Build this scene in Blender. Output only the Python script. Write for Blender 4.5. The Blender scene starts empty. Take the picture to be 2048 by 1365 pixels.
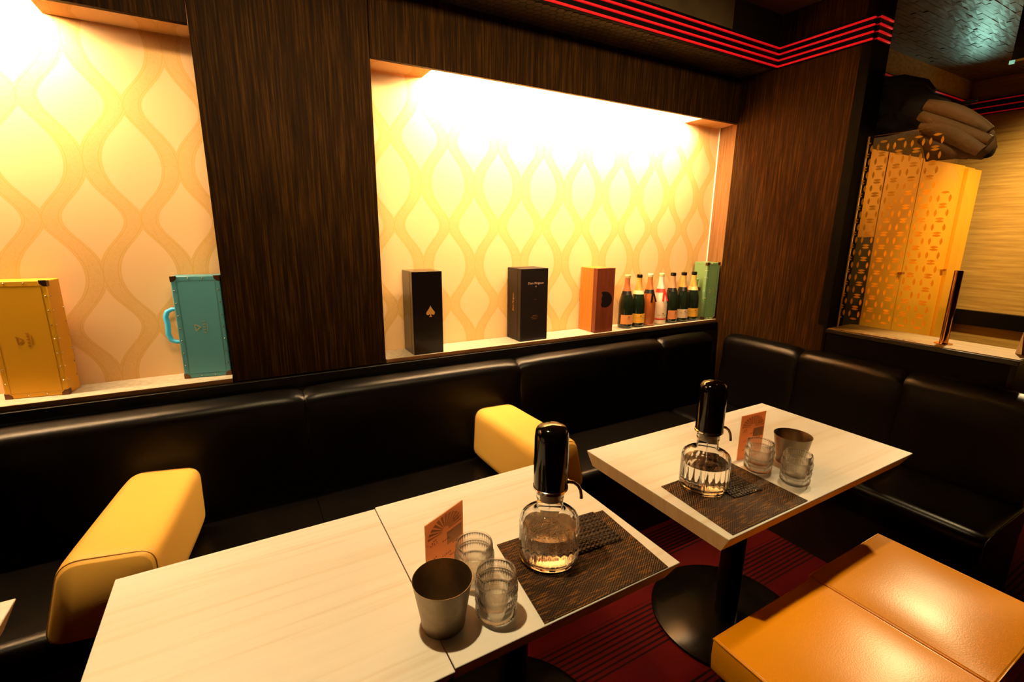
import bpy, bmesh, math, random
from mathutils import Vector, Matrix, noise
PI = math.pi
rnd = random.Random(7)
SC = bpy.context.scene
COL = SC.collection

# ------------------------------------------------------------------ camera
def look(yaw, pitch, roll):
    fw = Vector((math.sin(yaw) * math.cos(pitch), math.cos(yaw) * math.cos(pitch), -math.sin(pitch)))
    rt = Vector((math.cos(yaw), -math.sin(yaw), 0)); up = rt.cross(fw)
    r2 = math.cos(roll) * rt + math.sin(roll) * up
    u2 = -math.sin(roll) * rt + math.cos(roll) * up
    return Matrix((r2, u2, -fw)).transposed()
cd = bpy.data.cameras.new('camera'); cam = bpy.data.objects.new('camera', cd); COL.objects.link(cam)
cd.sensor_width = 36.0; cd.lens = 949.7 / 2048 * 36; cd.clip_start = 0.02; cd.clip_end = 60
cam.matrix_world = Matrix.Translation((0, 0, 1.48)) @ look(0.518646, 0.228418, 0.0098094).to_4x4()
SC.camera = cam

# ------------------------------------------------------------------ world, exposure, lights
SC.view_settings.view_transform = 'Standard'; SC.view_settings.look = 'None'
SC.view_settings.gamma = 1.0; SC.view_settings.use_curve_mapping = False
SC.view_settings.exposure = 0.0
SC.cycles.max_bounces = 20; SC.cycles.transmission_bounces = 20; SC.cycles.transparent_max_bounces = 24
w = bpy.data.worlds.new('world'); SC.world = w; w.use_nodes = True
w.node_tree.nodes['Background'].inputs[0].default_value = (0.004, 0.002, 0.001, 1)
w.node_tree.nodes['Background'].inputs[1].default_value = 1.0
WARM = (1.0, 0.70, 0.33)

def spot(name, loc, target, watts, angle, blend=0.6, size=0.04, color=WARM):
    l = bpy.data.lights.new(name, 'SPOT'); l.energy = watts; l.color = color
    l.spot_size = math.radians(angle); l.spot_blend = blend; l.shadow_soft_size = size
    o = bpy.data.objects.new(name, l); COL.objects.link(o); o.location = loc
    o.rotation_euler = (Vector(target) - Vector(loc)).to_track_quat('-Z', 'Y').to_euler()
    return o
def area(name, loc, target, watts, sx, sy, color=WARM, spread=180):
    l = bpy.data.lights.new(name, 'AREA'); l.shape = 'RECTANGLE'; l.size = sx; l.size_y = sy; l.energy = watts; l.color = color
    l.spread = math.radians(spread)
    o = bpy.data.objects.new(name, l); COL.objects.link(o); o.location = loc
    o.rotation_euler = (Vector(target) - Vector(loc)).to_track_quat('-Z', 'Y').to_euler()
    return o
spot('downlight_left', (-1.05, 1.00, 2.58), (-0.95, 0.98, 0.7), 32, 58, 0.5, 0.035)
spot('downlight_middle', (0.12, 1.04, 2.58), (0.32, 0.98, 0.7), 132, 68, 0.55, 0.032)
spot('downlight_corner', (1.95, 1.02, 2.58), (1.86, 0.98, 0.7), 48, 50, 0.6, 0.04)
spot('downlight_right', (4.3, 1.1, 2.58), (1.75, 0.55, 0.45), 290, 32, 0.5, 0.05)
spot('downlight_passage', (4.35, 0.75, 2.58), (5.0, 0.8, 1.2), 300, 118, 0.9, 0.05)
spot('coat_fill', (2.50, 0.35, 2.60), (2.99, 1.0, 1.85), 26, 38, 0.6, 0.04)  # added fill for the coats and ring print, no real fitting there
spot('green_uplight', (4.85, 1.66, 2.30), (3.80, 1.36, 2.65), 4.8, 80, 1.0, 0.05, (0.45, 1.0, 0.75))
area('room_glow', (0.9, 0.50, 2.56), (1.15, 2.05, 1.75), 20, 2.6, 0.15, spread=70)
STRIP = 620.0

# ------------------------------------------------------------------ materials
def new_mat(name):
    m = bpy.data.materials.new(name); m.use_nodes = True
    nt = m.node_tree; b = nt.nodes['Principled BSDF']
    return m, nt, b
def simple(name, col, rough=0.5, metal=0.0, spec=0.5, coat=0.0, emis=None, estr=0.0, bump=0.0, bscale=200, trans=0.0, ior=1.45, var=0.0, vscale=20):
    m, nt, b = new_mat(name)
    b.inputs['Base Color'].default_value = (*col, 1); b.inputs['Roughness'].default_value = rough
    b.inputs['Metallic'].default_value = metal; b.inputs['Specular IOR Level'].default_value = spec
    b.inputs['Coat Weight'].default_value = coat; b.inputs['Coat Roughness'].default_value = 0.08
    b.inputs['Transmission Weight'].default_value = trans; b.inputs['IOR'].default_value = ior
    if emis:
        b.inputs['Emission Color'].default_value = (*emis, 1); b.inputs['Emission Strength'].default_value = estr
    L = nt.links
    tc = nt.nodes.new('ShaderNodeTexCoord')
    if var > 0:
        n = nt.nodes.new('ShaderNodeTexNoise'); n.inputs['Scale'].default_value = vscale; n.inputs['Detail'].default_value = 4
        L.new(tc.outputs['Object'], n.inputs['Vector'])
        mx = nt.nodes.new('ShaderNodeMix'); mx.data_type = 'RGBA'
        mx.inputs[6].default_value = (*[c * (1 - var) for c in col], 1); mx.inputs[7].default_value = (*[min(1, c * (1 + var)) for c in col], 1)
        L.new(n.outputs['Fac'], mx.inputs[0]); L.new(mx.outputs[2], b.inputs['Base Color'])
    if bump > 0:
        n = nt.nodes.new('ShaderNodeTexNoise'); n.inputs['Scale'].default_value = bscale; n.inputs['Detail'].default_value = 3
        L.new(tc.outputs['Object'], n.inputs['Vector'])
        bp = nt.nodes.new('ShaderNodeBump'); bp.inputs['Strength'].default_value = bump; bp.inputs['Distance'].default_value = 0.002
        L.new(n.outputs['Fac'], bp.inputs['Height']); L.new(bp.outputs[0], b.inputs['Normal'])
    return m
def grain(name, stops, scale, rough=0.5, bump=0.3, detail=6, spec=0.4, dist=0.0, coords='Object', coat=0.0):
    """wood-like: noise squeezed along the axes in `scale`, mapped through colour stops"""
    m, nt, b = new_mat(name); L = nt.links
    tc = nt.nodes.new('ShaderNodeTexCoord'); mp = nt.nodes.new('ShaderNodeMapping'); mp.inputs['Scale'].default_value = scale
    L.new(tc.outputs[coords], mp.inputs['Vector'])
    n = nt.nodes.new('ShaderNodeTexNoise'); n.inputs['Scale'].default_value = 1.0; n.inputs['Detail'].default_value = detail
    n.inputs['Roughness'].default_value = 0.65; n.inputs['Distortion'].default_value = dist
    L.new(mp.outputs[0], n.inputs['Vector'])
    r = nt.nodes.new('ShaderNodeValToRGB'); e = r.color_ramp.elements
    while len(e) < len(stops): e.new(0.5)
    for k, (p, c) in enumerate(stops):
        e[k].position = p; e[k].color = (*c, 1)
    L.new(n.outputs['Fac'], r.inputs[0]); L.new(r.outputs[0], b.inputs['Base Color'])
    b.inputs['Roughness'].default_value = rough; b.inputs['Specular IOR Level'].default_value = spec; b.inputs['Coat Weight'].default_value = coat
    bp = nt.nodes.new('ShaderNodeBump'); bp.inputs['Strength'].default_value = bump; bp.inputs['Distance'].default_value = 0.0015
    L.new(n.outputs['Fac'], bp.inputs['Height']); L.new(bp.outputs[0], b.inputs['Normal'])
    return m
def math_node(nt, op, a, b=None, c=None):
    n = nt.nodes.new('ShaderNodeMath'); n.operation = op
    for i, v in enumerate((a, b, c)):
        if v is None: continue
        if hasattr(v, 'default_value') or hasattr(v, 'is_linked'): nt.links.new(v, n.inputs[i])
        else: n.inputs[i].default_value = v
    return n.outputs[0]
def wallpaper(name, x0):
    """cream wallpaper with interlaced wavy ribbons (ogee pattern) and embossed scrolls"""
    m, nt, b = new_mat(name); L = nt.links; M = lambda *a: math_node(nt, *a)
    tc = nt.nodes.new('ShaderNodeTexCoord'); sx = nt.nodes.new('ShaderNodeSeparateXYZ'); L.new(tc.outputs['Object'], sx.inputs[0])
    X, Z = sx.outputs[0], M('ADD', sx.outputs[2], sx.outputs[1])
    ph = M('MULTIPLY', M('SUBTRACT', Z, 1.886 + 2.22), 2 * PI / 0.385)
    # a skewed wave so the ribbons lean like brush strokes
    wv = M('MULTIPLY', M('COSINE', M('ADD', ph, M('MULTIPLY', M('SINE', ph), 0.25))), 0.046)
    def ribbon(off, sgn):
        d = M('ADD', M('SUBTRACT', X, x0 + off), M('MULTIPLY', wv, sgn))
        t = M('ABSOLUTE', M('SUBTRACT', M('WRAP', d, 0.27, 0.0), 0.135))
        return M('ABSOLUTE', M('SUBTRACT', 0.135, t))
    dmin = M('MINIMUM', ribbon(0.0, 1.0), ribbon(0.135, -1.0))
    inside = nt.nodes.new('ShaderNodeMapRange'); inside.inputs[1].default_value = 0.0325; inside.inputs[2].default_value = 0.027
    L.new(dmin, inside.inputs[0])
    line = M('LESS_THAN', M('ABSOLUTE', M('SUBTRACT', dmin, 0.021)), 0.0016)
    line2 = M('LESS_THAN', M('ABSOLUTE', M('SUBTRACT', dmin, 0.0285)), 0.0014)
    n = nt.nodes.new('ShaderNodeTexNoise'); n.inputs['Scale'].default_value = 85; n.inputs['Detail'].default_value = 1; n.inputs['Distortion'].default_value = 1.2
    L.new(tc.outputs['Object'], n.inputs['Vector'])
    scroll = M('LESS_THAN', M('ABSOLUTE', M('SUBTRACT', n.outputs['Fac'], 0.5)), 0.035)
    rib = M('MULTIPLY', inside.outputs[0], M('MAXIMUM', M('MAXIMUM', line, line2), M('MULTIPLY', scroll, 0.6)))
    n2 = nt.nodes.new('ShaderNodeTexNoise'); n2.inputs['Scale'].default_value = 1.0; n2.inputs['Detail'].default_value = 4
    mp = nt.nodes.new('ShaderNodeMapping'); mp.inputs['Scale'].default_value = (12, 12, 260); L.new(tc.outputs['Object'], mp.inputs[0]); L.new(mp.outputs[0], n2.inputs['Vector'])
    mx = nt.nodes.new('ShaderNodeMix'); mx.data_type = 'RGBA'
    mx.inputs[6].default_value = (0.88, 0.55, 0.27, 1); mx.inputs[7].default_value = (0.81, 0.465, 0.175, 1)
    L.new(inside.outputs[0], mx.inputs[0])
    mx2 = nt.nodes.new('ShaderNodeMix'); mx2.data_type = 'RGBA'; mx2.inputs[7].default_value = (0.70, 0.37, 0.055, 1)
    L.new(mx.outputs[2], mx2.inputs[6]); L.new(M('MULTIPLY', rib, 0.55), mx2.inputs[0])
    L.new(mx2.outputs[2], b.inputs['Base Color'])
    b.inputs['Roughness'].default_value = 0.55; b.inputs['Specular IOR Level'].default_value = 0.3
    h = M('ADD', M('SUBTRACT', M('MULTIPLY', inside.outputs[0], 0.5), M('MULTIPLY', rib, 0.5)), M('MULTIPLY', n2.outputs['Fac'], 0.15))
    bp = nt.nodes.new('ShaderNodeBump'); bp.inputs['Strength'].default_value = 0.4; bp.inputs['Distance'].default_value = 0.0015
    L.new(h, bp.inputs['Height']); L.new(bp.outputs[0], b.inputs['Normal'])
    return m
def weave(name, c1, c2, c3, sx, sy, rot=0.0):
    """woven mat: bands one way with thread columns the other"""
    m, nt, b = new_mat(name); L = nt.links; M = lambda *a: math_node(nt, *a)
    tc = nt.nodes.new('ShaderNodeTexCoord'); s = nt.nodes.new('ShaderNodeSeparateXYZ'); L.new(tc.outputs['Object'], s.inputs[0])
    a = M('SINE', M('MULTIPLY', s.outputs[0], sx)); c = M('SINE', M('MULTIPLY', s.outputs[1], sy))
    pr = M('MULTIPLY', a, c)
    n = nt.nodes.new('ShaderNodeTexNoise'); n.inputs['Scale'].default_value = 1.0; n.inputs['Detail'].default_value = 3
    mp = nt.nodes.new('ShaderNodeMapping'); mp.inputs['Scale'].default_value = (16, 220, 1); L.new(tc.outputs['Object'], mp.inputs[0]); L.new(mp.outputs[0], n.inputs['Vector'])
    mx = nt.nodes.new('ShaderNodeMix'); mx.data_type = 'RGBA'; mx.inputs[6].default_value = (*c1, 1); mx.inputs[7].default_value = (*c2, 1)
    L.new(M('GREATER_THAN', pr, 0.05), mx.inputs[0])
    mx2 = nt.nodes.new('ShaderNodeMix'); mx2.data_type = 'RGBA'; mx2.inputs[7].default_value = (*c3, 1); L.new(mx.outputs[2], mx2.inputs[6])
    L.new(M('MULTIPLY', M('GREATER_THAN', n.outputs['Fac'], 0.57), 0.7), mx2.inputs[0])
    L.new(mx2.outputs[2], b.inputs['Base Color']); b.inputs['Roughness'].default_value = 0.5; b.inputs['Specular IOR Level'].default_value = 0.35
    bp = nt.nodes.new('ShaderNodeBump'); bp.inputs['Strength'].default_value = 0.9; bp.inputs['Distance'].default_value = 0.0015
    L.new(pr, bp.inputs['Height']); L.new(bp.outputs[0], b.inputs['Normal'])
    return m
def carpet(name):
    m, nt, b = new_mat(name); L = nt.links; M = lambda *a: math_node(nt, *a)
    tc = nt.nodes.new('ShaderNodeTexCoord'); s = nt.nodes.new('ShaderNodeSeparateXYZ'); L.new(tc.outputs['Object'], s.inputs[0])
    br = nt.nodes.new('ShaderNodeTexBrick'); br.inputs['Scale'].default_value = 1.0; br.inputs['Brick Width'].default_value = 0.62; br.inputs['Row Height'].default_value = 0.19
    br.inputs['Mortar Size'].default_value = 0.0; br.inputs['Color1'].default_value = (0, 0, 0, 1); br.inputs['Color2'].default_value = (1, 1, 1, 1)
    L.new(tc.outputs['Object'], br.inputs['Vector'])
    st = M('GREATER_THAN', M('SINE', M('MULTIPLY', s.outputs[1], 2 * PI / 0.020)), 0.35)
    wide = M('GREATER_THAN', M('SINE', M('MULTIPLY', s.outputs[1], 2 * PI / 0.33)), -0.15)
    dark = M('MULTIPLY', st, M('MAXIMUM', wide, M('GREATER_THAN', br.outputs['Fac'], 0.5)))
    mx = nt.nodes.new('ShaderNodeMix'); mx.data_type = 'RGBA'; mx.inputs[6].default_value = (0.045, 0.0004, 0.0010, 1); mx.inputs[7].default_value = (0.004, 0.0005, 0.0007, 1)
    L.new(dark, mx.inputs[0]); L.new(mx.outputs[2], b.inputs['Base Color'])
    b.inputs['Roughness'].default_value = 0.95; b.inputs['Specular IOR Level'].default_value = 0.1
    n = nt.nodes.new('ShaderNodeTexNoise'); n.inputs['Scale'].default_value = 500
    bp = nt.nodes.new('ShaderNodeBump'); bp.inputs['Strength'].default_value = 0.4; bp.inputs['Distance'].default_value = 0.003
    L.new(tc.outputs['Object'], n.inputs['Vector']); L.new(n.outputs['Fac'], bp.inputs['Height']); L.new(bp.outputs[0], b.inputs['Normal'])
    return m

MT = {}
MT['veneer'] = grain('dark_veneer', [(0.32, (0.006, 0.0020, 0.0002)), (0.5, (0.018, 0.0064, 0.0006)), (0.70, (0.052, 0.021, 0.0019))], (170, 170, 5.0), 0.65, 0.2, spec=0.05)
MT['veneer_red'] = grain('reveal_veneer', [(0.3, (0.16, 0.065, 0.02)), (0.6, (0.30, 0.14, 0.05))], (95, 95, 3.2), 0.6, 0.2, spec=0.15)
MT['tan'] = grain('tan_veneer', [(0.3, (0.26, 0.145, 0.028)), (0.6, (0.42, 0.26, 0.055)), (0.75, (0.50, 0.32, 0.075))], (30, 3.0, 60), 0.5, 0.2)
MT['plank'] = simple('ceiling_plank', (0.075, 0.048, 0.022), 0.38, spec=0.6, var=0.5, vscale=9)
MT['hex'] = simple('hex_tile', (0.035, 0.02, 0.01), 0.4, spec=0.5, var=0.3)
MT['black'] = simple('black_lacquer', (0.003, 0.002, 0.0015), 0.35, spec=0.18, bump=0.05)
MT['matt_black'] = simple('matt_black', (0.002, 0.0015, 0.001), 0.6, spec=0.04)
MT['disc'] = simple('dark_disc', (0.002, 0.0015, 0.001), 0.16, spec=0.10, bump=0.08, bscale=25)
MT['blackwood'] = grain('black_wood', [(0.3, (0.004, 0.003, 0.002)), (0.7, (0.014, 0.008, 0.004))], (3, 60, 60), 0.32, 0.15)
MT['red'] = simple('red_strip', (0.85, 0.012, 0.018), 0.35, spec=0.5, emis=(1.0, 0.01, 0.015), estr=0.38)
MT['reddim'] = simple('red_strip_dim', (0.75, 0.012, 0.03), 0.35, spec=0.5, emis=(1.0, 0.01, 0.02), estr=0.10)
MT['paper_a'] = wallpaper('wallpaper_ogee', 0.706)
MT['paper_b'] = wallpaper('wallpaper_ogee_left', -0.225)
MT['shelf'] = simple('speckled_shelf', (0.60, 0.50, 0.36), 0.35, spec=0.5, var=0.45, vscale=55)
MT['shelfedge'] = grain('shelf_edge', [(0.3, (0.10, 0.035, 0.012)), (0.7, (0.24, 0.10, 0.035))], (12, 60, 60), 0.4, 0.2)
MT['laminate'] = grain('pale_laminate', [(0.25, (0.70, 0.66, 0.58)), (0.45, (0.79, 0.79, 0.76)), (0.75, (0.81, 0.82, 0.82))], (1.3, 34, 34), 0.38, 0.12, 3, 0.4, 0.4)
MT['laminate_edge'] = grain('pale_laminate_edge', [(0.3, (0.66, 0.42, 0.20)), (0.7, (0.82, 0.58, 0.32))], (40, 40, 2), 0.45, 0.12)
MT['leather'] = simple('black_leather', (0.0018, 0.0011, 0.0007), 0.30, spec=0.22, bump=0.16, bscale=330)
MT['yleather'] = simple('yellow_leather', (0.86, 0.32, 0.002), 0.30, spec=0.32, bump=0.10, bscale=260, var=0.06, vscale=6)
MT['bolster'] = simple('yellow_bolster_leather', (0.84, 0.46, 0.085), 0.45, spec=0.4, bump=0.08, bscale=260)
MT['seam'] = simple('leather_seam', (0.30, 0.13, 0.02), 0.6)
MT['glass'] = simple('clear_glass', (1, 1, 1), 0.0, spec=0.5, trans=1.0, ior=1.47)
MT['tglass'] = simple('tumbler_glass', (1.0, 0.985, 0.95), 0.02, spec=0.5, trans=1.0, ior=1.30)
def thin_glass(name, tint, frost, refr=0.0):
    m = bpy.data.materials.new(name); m.use_nodes = True; nt = m.node_tree; nt.nodes.clear(); L = nt.links
    out = nt.nodes.new('ShaderNodeOutputMaterial'); tr = nt.nodes.new('ShaderNodeBsdfTransparent'); tr.inputs[0].default_value = (*tint, 1)
    gl = nt.nodes.new('ShaderNodeBsdfGlossy'); gl.inputs['Roughness'].default_value = 0.06
    df = nt.nodes.new('ShaderNodeBsdfDiffuse'); df.inputs[0].default_value = (0.95, 0.86, 0.72, 1)
    rf = nt.nodes.new('ShaderNodeBsdfGlass'); rf.inputs['IOR'].default_value = 1.38; rf.inputs['Roughness'].default_value = 0.0
    c = nt.nodes.new('ShaderNodeMixShader'); c.inputs[0].default_value = refr; L.new(tr.outputs[0], c.inputs[1]); L.new(rf.outputs[0], c.inputs[2])
    lw = nt.nodes.new('ShaderNodeLayerWeight'); lw.inputs['Blend'].default_value = 0.17
    a = nt.nodes.new('ShaderNodeMixShader'); b = nt.nodes.new('ShaderNodeMixShader'); a.inputs[0].default_value = frost
    L.new(c.outputs[0], a.inputs[1]); L.new(df.outputs[0], a.inputs[2])
    L.new(lw.outputs['Fresnel'], b.inputs[0]); L.new(a.outputs[0], b.inputs[1]); L.new(gl.outputs[0], b.inputs[2]); L.new(b.outputs[0], out.inputs[0])
    return m
MT['tglass'] = thin_glass('tumbler_glass', (1.0, 0.99, 0.97), 0.055, 0.22)
MT['acrylic'] = thin_glass('clear_acrylic', (0.97, 0.96, 0.94), 0.0)
MT['water'] = simple('water', (1, 1, 0.98), 0.0, spec=0.5, trans=1.0, ior=1.333)
MT['gloss'] = simple('gloss_black_plastic', (0.002, 0.0015, 0.001), 0.10, spec=0.5)
MT['chrome'] = simple('chrome', (0.75, 0.68, 0.6), 0.12, metal=1.0)
MT['copper'] = simple('copper_tube', (0.62, 0.30, 0.12), 0.14, metal=1.0)
MT['steel'] = simple('brushed_steel', (0.26, 0.20, 0.13), 0.42, metal=1.0, var=0.25, vscale=60)
MT['mat'] = weave('woven_vinyl', (0.005, 0.002, 0.0006), (0.060, 0.022, 0.004), (0.22, 0.09, 0.009), 2 * PI / 0.0085, 2 * PI / 0.0062)
MT['coaster'] = weave('woven_black', (0.004, 0.002, 0.002), (0.035, 0.016, 0.010), (0.010, 0.006, 0.005), 2 * PI / 0.013, 2 * PI / 0.011)
MT['carpet'] = carpet('red_striped_carpet')
MT['cardprint'] = simple('menu_print', (0.30, 0.10, 0.04), 0.6)
MT['cardpale'] = simple('menu_print_pale', (0.80, 0.38, 0.16), 0.6)
MT['gold'] = simple('gold_panel', (0.92, 0.46, 0.02), 0.32, metal=0.35, spec=0.5, bump=0.03, bscale=30)
def leaf_mat(name='gold_print', col=(0.98, 0.56, 0.06)):
    m = bpy.data.materials.new(name); m.use_nodes = True; nt = m.node_tree; nt.nodes.clear(); L = nt.links
    out = nt.nodes.new('ShaderNodeOutputMaterial'); d = nt.nodes.new('ShaderNodeBsdfDiffuse'); t = nt.nodes.new('ShaderNodeBsdfTranslucent')
    d.inputs[0].default_value = (*col, 1); t.inputs[0].default_value = (*col, 1)
    a = nt.nodes.new('ShaderNodeMixShader'); a.inputs[0].default_value = 0.5; L.new(d.outputs[0], a.inputs[1]); L.new(t.outputs[0], a.inputs[2]); L.new(a.outputs[0], out.inputs[0])
    return m
MT['goldleaf'] = leaf_mat()
MT['card'] = leaf_mat('menu_card', (1.0, 0.62, 0.36))
MT['cloth_black'] = simple('black_coat_cloth', (0.008, 0.005, 0.004), 0.85, bump=0.3, bscale=400)
MT['cloth_brown'] = simple('brown_coat_cloth', (0.15, 0.08, 0.026), 0.7, bump=0.3, bscale=300)
MT['boxblack'] = simple('black_gift_box', (0.006, 0.0035, 0.003), 0.22, spec=0.5, coat=0.3)
MT['boxmatt'] = simple('black_matt_box', (0.010, 0.005, 0.005), 0.42, spec=0.4)
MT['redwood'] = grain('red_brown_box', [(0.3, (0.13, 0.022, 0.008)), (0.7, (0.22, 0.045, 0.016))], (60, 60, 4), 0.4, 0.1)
MT['orangewood_lit'] = grain('orange_wood_lit', [(0.3, (0.42, 0.13, 0.012)), (0.7, (0.62, 0.22, 0.025))], (60, 60, 4), 0.4, 0.1)  # orange wood, brightened in the colour for light on the box side
MT['foilgold'] = simple('gold_foil', (0.85, 0.42, 0.12), 0.35, metal=0.6)
MT['print_pink'] = simple('pale_print', (0.62, 0.36, 0.26), 0.5)
MT['case_yellow'] = simple('yellow_case', (0.90, 0.44, 0.015), 0.42, bump=0.04, bscale=150)
MT['case_blue'] = simple('blue_case', (0.075, 0.27, 0.33), 0.4, bump=0.04, bscale=150)
MT['handle_blue'] = simple('blue_handle', (0.06, 0.52, 0.95), 0.4)
MT['case_green'] = simple('green_case', (0.17, 0.28, 0.10), 0.4, bump=0.04, bscale=150)
MT['cap_dark'] = simple('bronze_corner', (0.14, 0.06, 0.025), 0.3, metal=0.8)
MT['rivet'] = simple('nickel_rivet', (0.75, 0.6, 0.45), 0.25, metal=1.0)
MT['emblem'] = simple('case_emblem', (0.42, 0.36, 0.16), 0.5)
MT['emblem_dark'] = simple('case_emblem_dark', (0.50, 0.19, 0.01), 0.5)
MT['line'] = simple('case_edge_line', (0.05, 0.12, 0.12), 0.5)
MT['line_y'] = simple('case_edge_line_yellow', (0.42, 0.19, 0.01), 0.5)
MT['emit_strip'] = simple('strip_diffuser', (1, 0.9, 0.7), 0.5, emis=(1.0, 0.70, 0.32), estr=STRIP)
MT['emit_strip'].node_tree.nodes['Principled BSDF'].inputs['Emission Color'].default_value = (1.0, 0.75, 0.42, 1)
MT['white'] = simple('white_card', (0.85, 0.78, 0.66), 0.5)
MT['signred'] = simple('red_card', (0.9, 0.02, 0.015), 0.45)
MT['screen_green'] = simple('pale_green_glass', (0.3, 0.6, 0.45), 0.2, emis=(0.4, 1.0, 0.7), estr=0.5)

# ------------------------------------------------------------------ geometry helpers
class MB:
    def __init__(s): s.v = []; s.f = []
    def add(s, v, f):
        o = len(s.v); s.v += [tuple(p) for p in v]; s.f += [tuple(i + o for i in q) for q in f]; return s
    def box(s, x0, x1, y0, y1, z0, z1):
        v = [(x, y, z) for z in (z0, z1) for x, y in ((x0, y0), (x1, y0), (x1, y1), (x0, y1))]
        return s.add(v, [(0, 3, 2, 1), (4, 5, 6, 7), (0, 1, 5, 4), (1, 2, 6, 5), (2, 3, 7, 6), (3, 0, 4, 7)])
    def hexa(s, b, t):      # 4 bottom, 4 top points, counter-clockwise from above
        return s.add(list(b) + list(t), [(0, 3, 2, 1), (4, 5, 6, 7), (0, 1, 5, 4), (1, 2, 6, 5), (2, 3, 7, 6), (3, 0, 4, 7)])
    def prism(s, pts, h, axis='z', base=0.0):
        n = len(pts)
        def P(a, b, c):
            return {'z': (a, b, c), 'y': (a, c, b), 'x': (c, a, b)}[axis]
        v = [P(a, b, base) for a, b in pts] + [P(a, b, base + h) for a, b in pts]
        f = [tuple(range(n - 1, -1, -1)), tuple(range(n, 2 * n))] + [(i, (i + 1) % n, n + (i + 1) % n, n + i) for i in range(n)]
        return s.add(v, f)
    def lathe(s, prof, seg=48, cx=0, cy=0, rib=None, close=False):
        v = []
        for k, (r, z) in enumerate(prof):
            for i in range(seg):
                a = 2 * PI * i / seg; rr = r if rib is None else r + rib(a, r, z, k)
                v.append((cx + rr * math.cos(a), cy + rr * math.sin(a), z))
        f = []
        m = len(prof)
        for k in range(m - 1 if not close else m):
            k2 = (k + 1) % m
            for i in range(seg):
                j = (i + 1) % seg
                f.append((k * seg + i, k * seg + j, k2 * seg + j, k2 * seg + i))
        if not close:
            if prof[0][0] > 1e-5: f.append(tuple(range(seg - 1, -1, -1)))
            if prof[-1][0] > 1e-5: f.append(tuple((m - 1) * seg + i for i in range(seg)))
        return s.add(v, f)
    def tube(s, path, r, seg=12, caps=True, flat=1.0):
        P = [Vector(p) for p in path]; n = len(P); v = []
        rr = r if isinstance(r, (list, tuple)) else [r] * n
        up = None
        for k in range(n):
            t = (P[min(k + 1, n - 1)] - P[max(k - 1, 0)]).normalized()
            if up is None: up = Vector((0, 0, 1)) if abs(t.z) < 0.9 else Vector((0, 1, 0))
            a = t.cross(up).normalized(); b = a.cross(t).normalized(); up = b
            for i in range(seg):
                th = 2 * PI * i / seg
                v.append(P[k] + rr[k] * (math.cos(th) * a + flat * math.sin(th) * b))
        f = [(k * seg + i, k * seg + (i + 1) % seg, (k + 1) * seg + (i + 1) % seg, (k + 1) * seg + i) for k in range(n - 1) for i in range(seg)]
        if caps: f += [tuple(range(seg - 1, -1, -1)), tuple((n - 1) * seg + i for i in range(seg))]
        return s.add(v, f)
    def xf(s, M, start=0):
        for i in range(start, len(s.v)): s.v[i] = tuple(M @ Vector(s.v[i]))
        return s

def obj(name, mb, m, parent=None, smooth=None, bevel=0.0, seg=2, kind=None, loc=None, subsurf=0, angle=40, label=None, weld=False):
    me = bpy.data.meshes.new(name); me.from_pydata(mb.v, [], mb.f)
    bm = bmesh.new(); bm.from_mesh(me)
    if weld: bmesh.ops.remove_doubles(bm, verts=bm.verts, dist=1e-5)
    bmesh.ops.recalc_face_normals(bm, faces=bm.faces); bm.to_mesh(me); bm.free()
    me.materials.append(m)
    if smooth or bevel or subsurf:
        for p in me.polygons: p.use_smooth = True
        if not subsurf: me.set_sharp_from_angle(angle=math.radians(smooth if smooth else angle))
    o = bpy.data.objects.new(name, me); COL.objects.link(o)
    if loc: o.location = loc
    if parent is not None: o.parent = parent
    if bevel:
        b = o.modifiers.new('bevel', 'BEVEL'); b.width = bevel; b.segments = seg; b.limit_method = 'ANGLE'; b.angle_limit = math.radians(35); b.harden_normals = False
    if subsurf:
        q = o.modifiers.new('subsurf', 'SUBSURF'); q.levels = subsurf; q.render_levels = subsurf
    if kind: o['kind'] = kind
    if label: o['label'] = label
    return o
def tag(o, label, cat, group=None):
    o['label'] = label; o['category'] = cat
    if group: o['group'] = group
    return o
def thing(name, label, cat, loc=(0, 0, 0), rz=0.0, group=None):
    o = bpy.data.objects.new(name, None); COL.objects.link(o); o.empty_display_size = 0.05
    o.location = loc; o.rotation_euler = (0, 0, rz)
    return tag(o, label, cat, group)
def struct(name, mb, m, **k):
    return obj(name, mb, m, kind='structure', **k)
def text(name, body, size, m, parent, loc, rot=(PI / 2, 0, 0), extrude=0.0003, align='CENTER', shear=0.0):
    c = bpy.data.curves.new(name, 'FONT'); c.body = body; c.size = size; c.extrude = extrude; c.align_x = align; c.align_y = 'CENTER'; c.shear = shear
    tmp = bpy.data.objects.new('tmp', c); COL.objects.link(tmp)
    me = bpy.data.meshes.new_from_object(tmp.evaluated_get(bpy.context.evaluated_depsgraph_get())); bpy.data.objects.remove(tmp); bpy.data.curves.remove(c)
    me.name = name
    if not me.materials: me.materials.append(m)
    me.materials[0] = m
    if parent is None: me.transform(Matrix.Translation(loc) @ Matrix.Rotation(rot[2], 4, 'Z') @ Matrix.Rotation(rot[0], 4, 'X')); return me
    o = bpy.data.objects.new(name, me); COL.objects.link(o); o.parent = parent; o.location = loc; o.rotation_euler = rot
    o['kind'] = 'stuff'
    return o
def copy_tree(o, parent=None):
    c = o.copy(); COL.objects.link(c)
    if parent is not None: c.parent = parent
    for ch in list(o.children): copy_tree(ch, c)
    return c

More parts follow.
